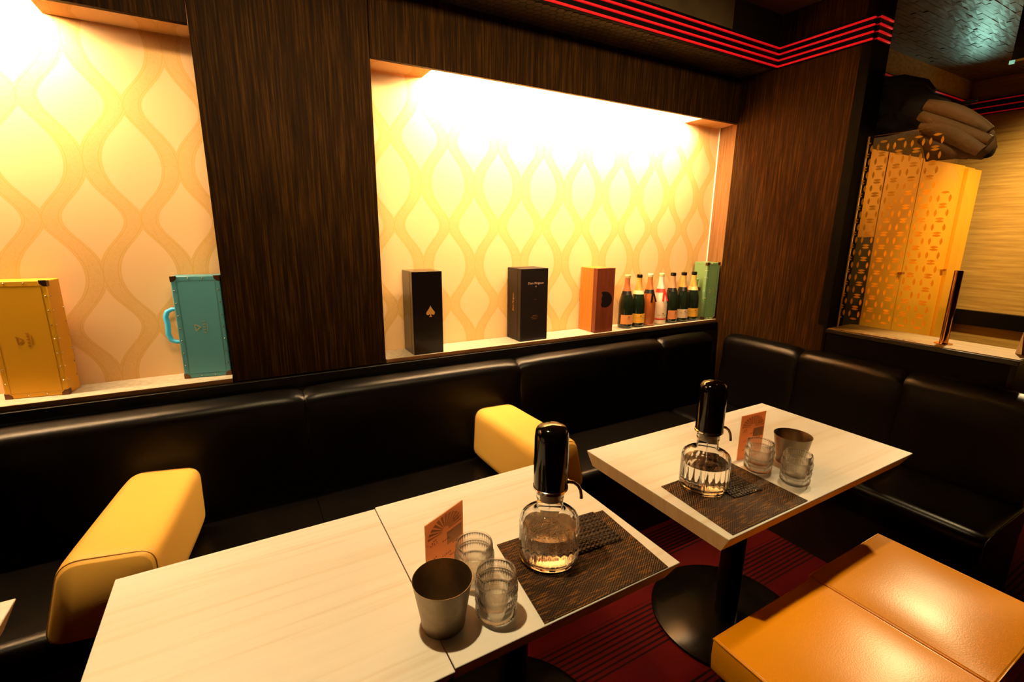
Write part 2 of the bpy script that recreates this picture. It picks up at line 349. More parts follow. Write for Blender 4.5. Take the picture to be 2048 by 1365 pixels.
# ------------------------------------------------------------------ the setting
YW, XR, ZC = 2.05, 2.744, 2.65          # face of the niche wall, face of the right wall, ceiling
fl = struct('floor', MB().box(-2.3, 5.3, -1.9, 2.3, -0.06, 0.0), MT['carpet'])
struct('wall_left', MB().box(-2.36, -2.3, -1.9, 2.3, 0, ZC), MT['veneer'])
struct('wall_front', MB().box(-2.3, 5.3, -1.96, -1.9, 0, ZC), MT['veneer'])
wb = struct('wall_back', MB().box(-2.3, XR + 0.10, 2.22, 2.30, 0, ZC), MT['paper_a'])
obj('wallpaper_sheet', MB().box(-2.3, -0.04, 2.217, 2.22, 0.9, 2.21), MT['paper_b'], wb)
def panel(x0, x1, z0, z1, y0=YW, m='veneer', parent=wb, y1=2.2165):
    return obj('panel', MB().box(x0 + 0.0012, x1 - 0.0012, y0, y1, z0, z1), MT[m], parent, bevel=0.001, seg=1)
panel(-2.3, -0.065, 2.131, 2.40, y1=2.072); panel(-0.065, 0.525, 0.90, 2.40); panel(0.525, XR + 0.02, 2.131, 2.40, y1=2.072)
panel(-2.3, XR, 0.0, 0.885, m='blackwood')
obj('niche_ceiling', MB().box(-0.46, -0.066, 2.073, 2.2165, 2.137, 2.141), MT['paper_b'], wb)
obj('niche_ceiling', MB().box(0.526, 0.79, 2.073, 2.2165, 2.137, 2.141), MT['paper_a'], wb)
obj('niche_ceiling', MB().box(2.47, XR + 0.05, 2.073, 2.2165, 2.137, 2.141), MT['paper_a'], wb)
obj('niche_ceiling', MB().box(-2.3, -0.066, 2.073, 2.2165, 2.21, 2.215), MT['paper_b'], wb)
obj('niche_ceiling', MB().box(0.526, XR + 0.06, 2.073, 2.2165, 2.21, 2.215), MT['paper_a'], wb)
struct('trim_1', MB().box(-2.3, XR - 0.002, 2.03, YW - 0.001, 0.862, 0.898), MT['black'], bevel=0.003)
# splayed right reveal of the big niche
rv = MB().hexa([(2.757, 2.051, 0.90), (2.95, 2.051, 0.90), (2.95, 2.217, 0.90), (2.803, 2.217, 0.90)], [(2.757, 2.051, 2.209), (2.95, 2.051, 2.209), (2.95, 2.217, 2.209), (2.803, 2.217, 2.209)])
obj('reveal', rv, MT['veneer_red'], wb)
obj('corner_bead', MB().box(2.797, 2.803, 2.208, 2.2165, 0.916, 2.205), MT['white'], wb)
# ceiling: core, thin staggered planks on it, lowered soffit along the niche wall
ce = struct('ceiling', MB().box(-2.3, 5.3, -1.9, 2.3, ZC, ZC + 0.06), MT['plank'])
pk = MB()
for i in range(100):
    y = -0.35 + i * 0.0225
    if y > 1.74: break
    x = 2.86 - rnd.random() * 0.15
    while x < 5.12:
        ln = 0.085 + 0.05 * rnd.random(); dz = 0.002 + rnd.random() * 0.003; t = rnd.uniform(-0.0016, 0.0016)
        x1 = min(x + ln, 5.15); y1 = min(y + 0.0215, 1.75)
        pk.hexa([(x, y, ZC - dz + t), (x1 - 0.001, y, ZC - dz - t), (x1 - 0.001, y1, ZC - dz - t * 0.4), (x, y1, ZC - dz + t * 0.4)],
                [(x, y, ZC - 0.0002), (x1 - 0.001, y, ZC - 0.0002), (x1 - 0.001, y1, ZC - 0.0002), (x, y1, ZC - 0.0002)])
        x += ln
obj('ceiling_plank', pk, MT['plank'], ce, kind='stuff')
so = struct('ceiling_soffit', MB().box(-2.3, XR, 1.835, YW, 2.383, ZC), MT['blackwood'])
hx = MB(); R = 0.021
for j in range(7):
    for i in range(90):
        cx = -0.1 + i * R * 1.78 + (R * 0.89 if j % 2 else 0); cy = 1.862 + j * R * 1.55
        if cy > 2.03 or cx > XR - 0.03: continue
        hx.prism([(cx + R * 0.95 * math.cos(PI / 6 + k * PI / 3), cy + R * 0.95 * math.sin(PI / 6 + k * PI / 3)) for k in range(6)], 0.003, 'z', 2.380)
obj('hexagon_tile', hx, MT['hex'], so, kind='stuff')
obj('panel', MB().box(-2.3, 2.33, 1.829, 1.8345, 2.50, ZC - 0.001), MT['plank'], so)

def red_band(name, path, z0, z1, n, nrm, red, depth=0.012):
    """black moulding with n bright red ribs; path = list of (x,y) along the wall face, nrm = outward normals per segment"""
    b = MB()
    for k in range(len(path) - 1):
        (xa, ya), (xb, yb) = path[k], path[k + 1]; nx, ny = nrm[k]
        xs = sorted((xa, xb, xa + nx * depth, xb + nx * depth)); ys = sorted((ya, yb, ya + ny * depth, yb + ny * depth))
        b.box(xs[0], xs[-1], ys[0], ys[-1], z0, z1)
    o = struct(name, b, MT['black'])
    h = (z1 - z0)
    for i in range(n):
        zc = z0 + 0.004 + i * (h - 0.022) / (n - 1) if n > 1 else z0
        s = MB(); d = depth + 0.007
        for k in range(len(path) - 1):
            (xa, ya), (xb, yb) = path[k], path[k + 1]; nx, ny = nrm[k]
            ex = 0.007
            xs = sorted((xa, xb, xa + nx * d, xb + nx * d)); ys = sorted((ya, yb, ya + ny * d, yb + ny * d))
            s.box(xs[0] , xs[-1], ys[0], ys[-1], zc, zc + 0.0085)
        obj('red_strip', s, MT[red], o, bevel=0.0015, seg=1)
    return o
red_band('trim_2', [(-2.3, 1.835), (XR - 0.02, 1.835)], 2.378, 2.492, 4, [(0, -1)], 'red')
# right wall: full height stretch, black end post, low wall with ledge
XT = 2.90
wr = struct('wall_right', MB().box(XR, XT, 1.37, 2.05, 0, ZC), MT['veneer'])
obj('end_post', MB().box(XR - 0.003, XT, 1.352, 1.3695, 0.0, ZC), MT['matt_black'], wr, bevel=0.002)
obj('end_post', MB().box(XR - 0.006, XR - 0.0005, 1.352, 1.400, 0.995, ZC), MT['matt_black'], wr)
red_band('trim_3', [(XR - 0.0005, 1.822), (XR - 0.0005, 1.372 - 0.02), (XT - 0.04, 1.3515)], 2.378, 2.492, 4, [(-1, 0), (0, -1)], 'red')
lw = struct('wall_low', MB().box(XR, XT + 0.06, 0.625, 1.351, 0, 0.955), MT['matt_black'])
obj('end_panel', MB().box(XR - 0.001, XT + 0.061, 0.605, 0.6245, 0, 0.955), MT['black'], lw)
obj('ledge', MB().box(XR - 0.010, XT + 0.10, 0.600, 1.351, 0.9555, 0.978), MT['blackwood'], lw, bevel=0.002)
obj('ledge_top', MB().box(XR + 0.004, XT + 0.095, 0.606, 1.350, 0.9782, 0.9815), MT['tan'], lw)
# passage behind: brown wall facing us, tan wall to the right with black rail
wp = struct('wall_passage', MB().box(XT + 0.001, 5.3, 1.77, 1.84, 0, ZC), MT['tan'])
wf = struct('wall_far', MB().box(5.16, 5.24, -1.9, 1.77, 0, ZC), MT['tan'])
obj('rail', MB().box(5.125, 5.159, -1.9, 1.769, 0.765, 0.885), MT['black'], wf, bevel=0.004)
obj('seat_top', MB().box(4.72, 5.124, -1.9, 1.40, 0.46, 0.50), MT['blackwood'], wf)
red_band('trim_4', [(3.35, 1.769), (5.158, 1.769), (5.158, -1.8)], 2.39, 2.50, 3, [(0, -1), (-1, 0)], 'reddim', 0.02)

# ------------------------------------------------------------------ shelves and light strips of the niches
def shelf(x0, x1, label):
    t = thing('niche_shelf', label, 'shelf', ((x0 + x1) / 2, YW, 0.90)); cx = (x0 + x1) / 2
    obj('board', MB().box(x0 - cx, x1 - cx, 0.004, 0.166, 0.0, 0.0145), MT['shelf'], t)
    obj('front_edge', MB().box(x0 - cx, x1 - cx, 0.0, 0.0038, -0.001, 0.0142), MT['shelfedge'], t)
    return t
shelf(-2.28, -0.068, 'speckled stone shelf board in the left niche under the blue case')
shelf(0.528, 2.752, 'speckled stone shelf board in the large niche under the champagne bottles')
def strip(x0, x1, label):
    t = thing('strip_light', label, 'light', ((x0 + x1) / 2, 2.0725, 2.166)); h = (x1 - x0) / 2
    obj('housing', MB().box(-h - 0.008, h + 0.008, 0.0, 0.006, 0.0, 0.034), MT['white'], t)
    obj('diffuser', MB().box(-h, h, 0.0065, 0.026, 0.002, 0.028), MT['emit_strip'], t, bevel=0.004)
    return t
strip(-1.6, -0.47, 'glowing strip light under the top of the left niche')
strip(0.80, 2.46, 'glowing strip light under the top of the large niche')

# ------------------------------------------------------------------ tables
def table(x0, x1, y0, y1, label, cx=None, group=None):
    cx = (x0 + x1) / 2 if cx is None else cx; cy = (y0 + y1) / 2
    t = thing('dining_table', label, 'table', (cx, cy, 0), 0, group)
    X0, X1, Y0, Y1 = x0 - cx, x1 - cx, y0 - cy, y1 - cy
    ins = 0.025; th = 0.052
    obj('tabletop', MB().box(X0, X1, Y0, Y1, 0.697, 0.700), MT['laminate'], t, bevel=0.0012, seg=1)
    obj('edge', MB().hexa([(X0 + 0.008, Y0 + ins, 0.7 - th), (X1 - 0.02, Y0 + ins, 0.7 - th), (X1 - 0.02, Y1 - ins, 0.7 - th), (X0 + 0.008, Y1 - ins, 0.7 - th)],
        [(X0 + 0.0002, Y0 + 0.0002, 0.6968), (X1 - 0.0002, Y0 + 0.0002, 0.6968), (X1 - 0.0002, Y1 - 0.0002, 0.6968), (X0 + 0.0002, Y1 - 0.0002, 0.6968)]), MT['laminate_edge'], t)
    obj('column', MB().lathe([(0.042, 0.022), (0.042, 0.646)], 32), MT['black'], t, smooth=40)
    obj('mounting_plate', MB().box(-0.16, 0.16, -0.16, 0.16, 0.642, 0.6478), MT['black'], t)
    obj('base_disc', MB().lathe([(0.0, 0.0), (0.270, 0.0), (0.280, 0.004), (0.280, 0.012), (0.262, 0.017), (0.05, 0.024), (0.0, 0.024)], 64), MT['disc'], t, smooth=50)
    return t
table(-0.319, 0.2645, 0.658, 1.247, 'pale wood square table at the left of the joined pair, its top empty', group='pale wood tables')
table(0.2665, 0.855, 0.664, 1.254, 'pale wood square table carrying the nearer decanter, joined to the empty one', group='pale wood tables')
table(1.035, 2.072, 0.663, 1.252, 'wide pale wood table standing alone by the corner seat', cx=1.53, group='pale wood tables')
table(-1.10, -0.492, 0.70, 1.279, 'pale wood table of which only a corner shows at the left edge', group='pale wood tables')
KN = MB().lathe([(0.0035, 0.0), (0.0, 0.0004)], 12)

# ------------------------------------------------------------------ banquettes
def rounded_poly(pts, r, n=5):
    out = []; m = len(pts)
    for i in range(m):
        p = Vector(pts[i]); a = Vector(pts[i - 1]); b = Vector(pts[(i + 1) % m]); rr = r[i] if isinstance(r, (list, tuple)) else r
        if rr <= 0: out.append(tuple(p)); continue
        d1 = (a - p).normalized(); d2 = (b - p).normalized()
        k = min(rr, (a - p).length * 0.48, (b - p).length * 0.48)
        s, e = p + d1 * k, p + d2 * k
        for j in range(n + 1):
            t = j / n; out.append(tuple((1 - t) ** 2 * s + 2 * t * (1 - t) * p + t * t * e))
    return out
def cushion(name, prof, x0, x1, m, parent, axis='x', puff=0.014, nx=13, seam=0.012):
    """extruded rounded profile whose section swells a little towards the middle and tucks in at both ends"""
    P = [Vector(p) for p in prof]; c = sum(P, Vector((0, 0))) / len(P); mb = MB(); n = len(P); v = []
    for k in range(nx):
        t = k / (nx - 1); tt = 0.5 - 0.5 * math.cos(PI * t)
        x = x0 + (x1 - x0) * tt
        e = min(x - x0, x1 - x); s = -seam * max(0, 1 - e / 0.03) ** 2 + puff * 0.4 * min(1, e / 0.15)
        for p in P:
            d = (p - c); q = p + d.normalized() * s
            v.append((x, q.x, q.y) if axis == 'x' else (-q.x, x, q.y))
    f = [(k * n + i, k * n + (i + 1) % n, (k + 1) * n + (i + 1) % n, (k + 1) * n + i) for k in range(nx - 1) for i in range(n)]
    f += [tuple(range(n - 1, -1, -1)), tuple((nx - 1) * n + i for i in range(n))]
    return obj(name, mb.add(v, f), m, parent, smooth=50)
# profile in (depth, height); depth 0 = wall face, positive towards the room is negative y
back = rounded_poly([(-0.155, 0.425), (-0.135, 0.62), (-0.122, 0.835), (-0.055, 0.862), (-0.022, 0.84), (-0.022, 0.425)], [0.02, 0.1, 0.045, 0.03, 0.012, 0.0], 8)
seat = rounded_poly([(-0.56, 0.31), (-0.565, 0.435), (-0.10, 0.425), (-0.10, 0.31)], [0.02, 0.045, 0.01, 0.0], 8)
bm_ = thing('banquette', 'long black leather banquette under the lit niches', 'sofa', (0, YW, 0))
xs = [-2.28, -1.80, -0.815, 0.168, 1.152, 2.137, 2.583]
for a, b in zip(xs[:-1], xs[1:]): cushion('back_cushion', back, a + 0.001, b - 0.001, MT['leather'], bm_)
for a, b in zip([-2.28, -1.80, -0.815, 0.174, 1.152], [-1.80, -0.815, 0.174, 1.152, 2.172]): cushion('seat_cushion', seat, a + 0.001, b - 0.001, MT['leather'], bm_)
obj('plinth', MB().box(-2.28, 2.17, -0.53, -0.02, 0.0, 0.305), MT['blackwood'], bm_)
bs = thing('banquette', 'black leather corner banquette against the right wall below the ledge', 'sofa', (XR, 0, 0))
back2 = [(p[0] * -1, p[1]) for p in back]; seat2 = [(p[0] * -1, p[1]) for p in seat]
ys = [0.46, 0.93, 1.415, 1.888]
for a, b in zip(ys[:-1], ys[1:]): cushion('back_cushion', back2, a + 0.001, b - 0.001, MT['leather'], bs, 'y')
for a, b in zip([0.45, 1.18], [1.18, 1.886]): cushion('seat_cushion', seat2, a + 0.001, b - 0.001, MT['leather'], bs, 'y', puff=0.01)
obj('plinth', MB().box(-0.53, -0.02, 0.47, 1.49, 0.0, 0.305), MT['blackwood'], bs)
obj('piping', MB().tube([(-0.56, 0.449, 0.345), (-0.55, 0.447, 0.42), (-0.5, 0.446, 0.436), (-0.2, 0.446, 0.436)], 0.004, 8), MT['leather'], bs, smooth=60)

# ------------------------------------------------------------------ yellow bolsters
def bolster(label, loc, rz, flare, L):
    t = thing('bolster', label, 'cushion', loc, rz, None)
    bl, br = (-0.158, 0.108) if flare < 0 else (-0.125, 0.150)
    sec = rounded_poly([(bl, 0.006), (br, 0.006), (0.112 if flare < 0 else 0.095, 0.232), (-0.092 if flare < 0 else -0.112, 0.242)], [0.05, 0.05, 0.042, 0.05], 6)
    P = [Vector(p) for p in sec]; c = Vector((0, 0.11)); n = len(P); v = []; st = []
    N = 25
    for k in range(N):
        y = L * (0.5 - 0.5 * math.cos(PI * k / (N - 1))); e = min(y, L - y)
        s = 1 - 0.10 * max(0, 1 - e / 0.028) ** 2.2 + 0.012 * min(1, e / 0.1)
        for i, p in enumerate(P):
            q = c + (p - c) * s
            w = 0.0015 * noise.noise(Vector((q.x * 18, y * 9, q.y * 18)))
            v.append((q.x + w, y, q.y + w))
    f = [(k * n + i, k * n + (i + 1) % n, (k + 1) * n + (i + 1) % n, (k + 1) * n + i) for k in range(N - 1) for i in range(n)]
    f += [tuple(range(n - 1, -1, -1)), tuple((N - 1) * n + i for i in range(n))]
    obj('cover', MB().add(v, f), MT['bolster'], t, smooth=60)
    for yy in (0.0105, L - 0.0105):
        s = 0.967
        pp = [(c.x + (p.x - c.x) * s, yy, c.y + (p.y - c.y) * s) for p in P]; pp.append(pp[0]); pp.append(pp[1])
        obj('seam', MB().tube(pp, 0.0016, 6), MT['seam'], t, smooth=60)
    return t
bolster('large yellow leather bolster on the bench behind the empty table', (-0.375, 1.395, 0.440), -0.155, -1, 0.485)
bolster('yellow leather bolster on the bench behind the nearer decanter', (1.005, 1.385, 0.440), 0.045, 1, 0.495)

# ------------------------------------------------------------------ yellow stools
def stool(x0, x1, y0, y1, label):
    cx, cy = (x0 + x1) / 2, (y0 + y1) / 2; W, D = (x1 - x0) / 2, (y1 - y0) / 2
    t = thing('stool', label, 'stool', (cx, cy, 0), 0, 'yellow leather stools')
    N = 22; v = []; f = []
    top = lambda u, w: 0.425 + 0.013 * (1 - abs(u) ** 3.0) * (1 - abs(w) ** 3.0)
    for j in range(N + 1):
        for i in range(N + 1):
            u, w = -1 + 2 * i / N, -1 + 2 * j / N
            v.append((u * W * 0.992, w * D * 0.992, top(u, w)))
    for j in range(N):
        for i in range(N):
            a = j * (N + 1) + i; f.append((a, a + 1, a + N + 2, a + N + 1))
    ring = [i for i in range(N + 1)] + [j * (N + 1) + N for j in range(1, N + 1)] + [N * (N + 1) + i for i in range(N - 1, -1, -1)] + [j * (N + 1) for j in range(N - 1, 0, -1)]
    lo = []
    for z, s in ((0.418, 1.0), (0.37, 1.004), (0.325, 0.996)):
        base = len(v)
        for r in ring: v.append((v[r][0] / 0.992 * s, v[r][1] / 0.992 * s, z))
        lo.append([base + q for q in range(len(ring))])
    prev = ring
    for cur in lo:
        for q in range(len(ring)):
            f.append((prev[q], prev[(q + 1) % len(ring)], cur[(q + 1) % len(ring)], cur[q]))
        prev = cur
    f.append(tuple(reversed(prev)))
    obj('seat', MB().add(v, f), MT['yleather'], t, smooth=35, bevel=0.004, seg=2)
    pth = [(v[r][0] * 1.004, v[r][1] * 1.004, 0.4215) for r in ring]
    obj('seam', MB().tube(pth + pth[:2], 0.0026, 6), MT['yleather'], t, smooth=60)
    obj('base', MB().box(-W + 0.02, W - 0.02, -D + 0.02, D - 0.02, 0.06, 0.3245), MT['leather'], t, bevel=0.01)
    for sx in (-1, 1):
        for sy in (-1, 1):
            obj('foot', MB().lathe([(0.014, 0.0), (0.02, 0.0595)], 16, sx * (W - 0.06), sy * (D - 0.06)), MT['chrome'], t, smooth=40)
    return t
stool(0.998, 1.466, 0.195, 0.648, 'yellow leather stool on the left, beside the floor disc of the wide table')
stool(1.474, 1.912, 0.225, 0.660, 'yellow leather stool on the right, nearer the corner banquette')

# ------------------------------------------------------------------ things on the tables
ZT = 0.7003
def placemat(pts, label):
    cx = sum(p[0] for p in pts) / 4; cy = sum(p[1] for p in pts) / 4
    o = obj('placemat', MB().prism([(a - cx, b - cy) for a, b in pts], 0.0022, 'z', 0), MT['mat'], loc=(cx, cy, ZT))
    return tag(o, label, 'placemat')
placemat([(0.464, 0.668), (0.815, 0.666), (0.832, 0.925), (0.495, 0.935)], 'brown woven placemat under the nearer decanter')
placemat([(1.060, 0.670), (1.405, 0.668), (1.412, 0.938), (1.080, 0.938)], 'brown woven placemat under the decanter on the wide table')
def coaster(cx, cy, s, rz, label):
    t = thing('coaster', label, 'coaster', (cx, cy, ZT + 0.0024), rz, None)
    obj('backing', MB().box(-s / 2, s / 2, -s / 2, s / 2, 0, 0.003), MT['coaster'], t)
    k = MB(); n = 10; p = s / n
    for j in range(n):
        for i in range(n):
            ox = p / 4 if j % 2 else -p / 4
            x, y = -s / 2 + p * (i + 0.5) + ox * 0.9, -s / 2 + p * (j + 0.5)
            x = max(-s / 2 + p * 0.4, min(s / 2 - p * 0.4, x))
            k.hexa([(x - p * .42, y - p * .36, 0.0032), (x + p * .42, y - p * .36, 0.0032), (x + p * .42, y + p * .36, 0.0032), (x - p * .42, y + p * .36, 0.0032)],
                   [(x - p * .25, y - p * .2, 0.0052), (x + p * .25, y - p * .2, 0.0052), (x + p * .25, y + p * .2, 0.0052), (x - p * .25, y + p * .2, 0.0052)])
    obj('woven_strips', k, MT['coaster'], t, kind='stuff')
    return t
coaster(0.727, 0.866, 0.135, -0.07, 'black woven square coaster beside the nearer decanter')
coaster(1.285, 0.832, 0.115, -0.10, 'black woven square coaster beside the decanter on the wide table')

def decanter(loc, rz, label):
    t = thing('decanter', label, 'decanter', loc, rz, 'pump decanters')
    out = [(0.0, 0.0), (0.062, 0.0), (0.070, 0.004), (0.0725, 0.012), (0.0725, 0.020), (0.0725, 0.050), (0.0725, 0.080), (0.0725, 0.098), (0.0712, 0.107), (0.067, 0.115), (0.058, 0.1215), (0.044, 0.1260), (0.0345, 0.1295), (0.0315, 0.134), (0.0315, 0.160), (0.0335, 0.164), (0.0335, 0.170), (0.0315, 0.174), (0.0315, 0.181)]
    inn = [(0.0275, 0.181), (0.0275, 0.136), (0.031, 0.1265), (0.044, 0.1215), (0.057, 0.1165), (0.0640, 0.109), (0.0668, 0.098), (0.0672, 0.080), (0.0672, 0.050), (0.0672, 0.020), (0.063, 0.014), (0.030, 0.011), (0.0, 0.011)]
    prof = out + inn
    def rib(a, r, z, k):
        if k >= len(out) and 0.018 < z < 0.1 and r > 0.05:
            e = min(1, (z - 0.018) / 0.012) * min(1, max(0, (0.10 - z) / 0.01)); return -0.0024 * e * (0.5 + 0.5 * math.cos(22 * a)) ** 2
        return 0
    obj('flask', MB().lathe(prof, 132, rib=rib, close=False), MT['glass'], t, smooth=60)
    wp_ = [(0.0, 0.0106), (0.030, 0.0106), (0.0630, 0.0136), (0.0676, 0.020), (0.0676, 0.086), (0.0, 0.086)]
    obj('water', MB().lathe(wp_, 64), MT['water'], t, smooth=50)
    obj('pump_pipe', MB().tube([(0, 0, 0.014), (0, 0, 0.176)], 0.0022, 10), MT['glass'], t, smooth=60)
    obj('stopper', MB().lathe([(0.0, 0.160), (0.0245, 0.160), (0.0268, 0.165), (0.0268, 0.1815), (0.0, 0.1815)], 32), MT['white'], t, smooth=40)
    cap = [(0.0, 0.182), (0.033, 0.182), (0.0375, 0.184), (0.0395, 0.189), (0.040, 0.195), (0.0402, 0.25), (0.0398, 0.315), (0.0385, 0.328), (0.0375, 0.333), (0.0365, 0.335), (0.0355, 0.337), (0.029, 0.343), (0.016, 0.347), (0.0, 0.348)]
    obj('pump_cap', MB().lathe(cap, 64), MT['gloss'], t, smooth=28)
    obj('cap_ring', MB().lathe([(0.0392, 0.1865), (0.0415, 0.188), (0.0415, 0.193), (0.0392, 0.1945)], 64, close=True), MT['chrome'], t, smooth=40)
    sp = [(0.030, 0, 0.192), (0.045, 0, 0.196), (0.058, 0, 0.193), (0.069, 0, 0.184), (0.076, 0, 0.171), (0.079, 0, 0.157), (0.0795, 0, 0.148)]
    obj('spout', MB().tube(sp, [0.0042, 0.0042, 0.0042, 0.0042, 0.0042, 0.0043, 0.0046], 16), MT['chrome'], t, smooth=60)
    return t
decanter((0.585, 0.835, ZT + 0.0024), -0.28, 'pump decanter of water with glossy black cap on the nearer placemat')
decanter((1.195, 0.875, ZT + 0.0024), -0.30, 'pump decanter of water with glossy black cap on the wide table')

def tumbler_mb():
    def prof_out():
        p = [(0.0, 0.0), (0.034, 0.0), (0.0375, 0.003)]
        for b0, b1 in ((0.006, 0.026), (0.030, 0.050), (0.054, 0.078)):
            r = 0.0395 + 0.035 * b0
            p += [(r - 0.0008, b0), (r + 0.0024, b0 + 0.003), (r + 0.0026, b1 - 0.003), (r - 0.0006, b1)]
        return p
    out = prof_out() + [(0.0430, 0.0800), (0.0428, 0.0815)]
    inn = [(0.0408, 0.0812), (0.0405, 0.060), (0.0385, 0.030), (0.0350, 0.010), (0.0, 0.008)]
    def rib(a, r, z, k):
        if 3 <= k < len(out) - 2 and (k - 3) % 4 in (1, 2): return 0.0011 * math.cos(40 * a)
        return 0
    return MB().lathe(out + inn, 160, rib=rib)
TUM = None
def tumbler(x, y, z, rz, label, s=1.0):
    global TUM
    if TUM is None:
        TUM = obj('tumbler', tumbler_mb(), MT['tglass'], smooth=70); o = TUM
    else:
        o = TUM.copy(); COL.objects.link(o)
    o.location = (x, y, z); o.rotation_euler = (0, 0, rz); o.scale = (s, s, s)
    return tag(o, label, 'glass', 'ribbed tumblers stacked in pairs')
for x, y, rz, where in ((0.392, 0.742, 0.2, 'the front stack beside the nearer cup'), (0.392, 0.848, 0.5, 'the back stack beside the nearer menu card'),
                        (1.478, 0.752, 0.1, 'the front stack on the wide table'), (1.452, 0.862, 0.7, 'the back stack on the wide table')):
    tumbler(x, y, ZT, rz, 'lower ribbed clear tumbler of ' + where)
    tumbler(x, y, ZT + 0.0270, rz + 0.05, 'upper ribbed clear tumbler of ' + where, 0.93)
def cup(x, y, h, r, label):
    prof = [(0.0, 0.0), (r * 0.72, 0.0), (r * 0.735, 0.003), (r * 0.74, 0.007), (r * 0.735, 0.010), (r * 0.985, h - 0.003), (r, h - 0.0015), (r, h), (r * 0.985, h), (r * 0.965, h - 0.003), (r * 0.715, 0.013), (0.0, 0.012)]
    o = obj('metal_cup', MB().lathe(prof, 72), MT['steel'], smooth=40, loc=(x, y, ZT))
    return tag(o, label, 'cup', 'metal cups')
cup(0.287, 0.773, 0.105, 0.060, 'nearer tapered grey metal cup over the table joint')
cup(1.608, 0.845, 0.100, 0.060, 'farther tapered grey metal cup behind the tumblers on the wide table')

def menu(x, y, rz, w, h, label):
    t = thing('menu_card', label, 'menu', (x, y, ZT), rz, 'menu cards')
    obj('card', MB().box(-w / 2, w / 2, -0.0015, 0.0015, 0, h), MT['card'], t)
    fan = MB()
    for k in range(13):
        a0, a1 = PI * k / 13, PI * (k + 0.6) / 13
        pts = [(0.012 * math.cos(a0), h * 0.70 + 0.012 * math.sin(a0)), (w * .46 * math.cos(a0), h * 0.70 + 0.042 * math.sin(a0)),
               (w * .46 * math.cos(a1), h * 0.70 + 0.042 * math.sin(a1)), (0.012 * math.cos(a1), h * 0.70 + 0.012 * math.sin(a1))]
        fan.prism(pts, 0.0002, 'y', -0.0018)
    obj('fan_print', fan, MT['cardpale'], t, kind='stuff')
    obj('colour_block', MB().box(0.005, w * 0.46, -0.00175, -0.0016, h * 0.45, h * 0.66), MT['cardpale'], t)
    pr = MB(); R2 = random.Random(3)
    rows = [(-0.30, 0.66, 3), (-0.30, 0.615, 4), (0.30, 0.80, 3), (0.30, 0.76, 3), (0.02, 0.55, 4), (0.28, 0.42, 4), (-0.28, 0.40, 2), (0.0, 0.31, 6), (-0.27, 0.20, 3), (0.22, 0.24, 5), (0.05, 0.10, 4)]
    for u, q, n in rows:
        for k in range(n):
            x0 = u * w + (k - n / 2) * 0.0062; z0 = q * h
            for _ in range(4):
                if R2.random() < 0.5: a, b = 0.0042, 0.0007
                else: a, b = 0.0007, 0.0042
                px, pz = x0 + R2.uniform(0, 0.0018), z0 + R2.uniform(-0.002, 0.002)
                pr.box(px, px + a, -0.0020, -0.00185, pz, pz + b)
    obj('lettering', pr, MT['cardprint'], t, kind='stuff')
    return t
menu(0.345, 0.905, 0.46, 0.125, 0.158, 'standing menu card with a fan print behind the nearer metal cup')
menu(1.512, 0.935, -0.05, 0.125, 0.165, 'standing menu card with a fan print on the wide table')

# ------------------------------------------------------------------ gift boxes in the large niche
ZS = 0.9152
def gift(x0, x1, y0, y1, h, label, m, side=None):
    t = thing('gift_box', label, 'box', ((x0 + x1) / 2, y0, ZS)); W = (x1 - x0) / 2
    d = y1 - y0
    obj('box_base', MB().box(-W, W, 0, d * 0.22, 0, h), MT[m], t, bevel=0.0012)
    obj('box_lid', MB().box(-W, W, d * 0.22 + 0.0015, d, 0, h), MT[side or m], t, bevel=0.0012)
    return t, W
def spade(s):
    pts = []
    N = 40
    for k in range(N):
        a = PI / 2 + 2 * PI * k / N
        pts.append((a, k))
    out = [(0, 1.0)]
    for t_ in range(1, 8):
        u = t_ / 8; out.append((-0.62 * u ** 1.15, 1.0 - 0.95 * u ** 0.85 - 0.0))
    out += [(-0.66, -0.05), (-0.64, -0.22), (-0.53, -0.36), (-0.36, -0.40), (-0.2, -0.33), (-0.09, -0.20), (-0.08, -0.42), (-0.13, -0.58), (-0.26, -0.68)]
    full = out + [(-x, y) for x, y in reversed(out[1:])]
    return [(x * s, y * s) for x, y in full]
g, W = gift(0.660, 0.803, 2.062, 2.205, 0.382, 'black gift box with a gold spade, leftmost on the large shelf', 'boxblack')
obj('spade_emblem', MB().prism([(x + 0.012, y + 0.195) for x, y in spade(0.032)], 0.0008, 'y', -0.0010), MT['foilgold'], g)
g, W = gift(1.232, 1.398, 2.074, 2.212, 0.377, 'black gift box with small gold script, second on the large shelf', 'boxmatt')
text('lettering', 'Dom P\u00e9rignon', 0.016, MT['print_pink'], g, (0.006, -0.0008, 0.302), shear=0.3)
obj('emblem', MB().prism([(-0.003 + 0.008, 0.288), (0.003 + 0.008, 0.288), (0.008, 0.279)], 0.0006, 'y', -0.0009), MT['print_pink'], g)
obj('small_print', MB().box(-0.002, 0.012, -0.0007, -0.0002, 0.216, 0.2185), MT['redwood'], g)
sp_ = MB()
for k, (a, b) in enumerate(((-0.010, 0.018), (-0.017, 0.025), (-0.012, 0.020))): sp_.box(a, b, -0.0007, -0.0002, 0.132 - k * 0.009, 0.1345 - k * 0.009)
obj('small_print', sp_, MT['shelfedge'], g, kind='stuff')
o = text('side_lettering', 'Dom P\u00e9rignon', 0.016, MT['foilgold'], g, (-W - 0.0008, 0.075, 0.20), rot=(PI / 2, -PI / 2, -PI / 2), shear=0.3)
g, W = gift(1.720, 1.850, 2.066, 2.212, 0.365, 'red-brown wooden gift box with a dark shield, beside the bottles', 'redwood', 'orangewood_lit')
sh = [(-0.040, 0.045), (-0.030, 0.030), (-0.038, 0.012), (-0.034, -0.008), (-0.040, -0.024), (-0.030, -0.040)]
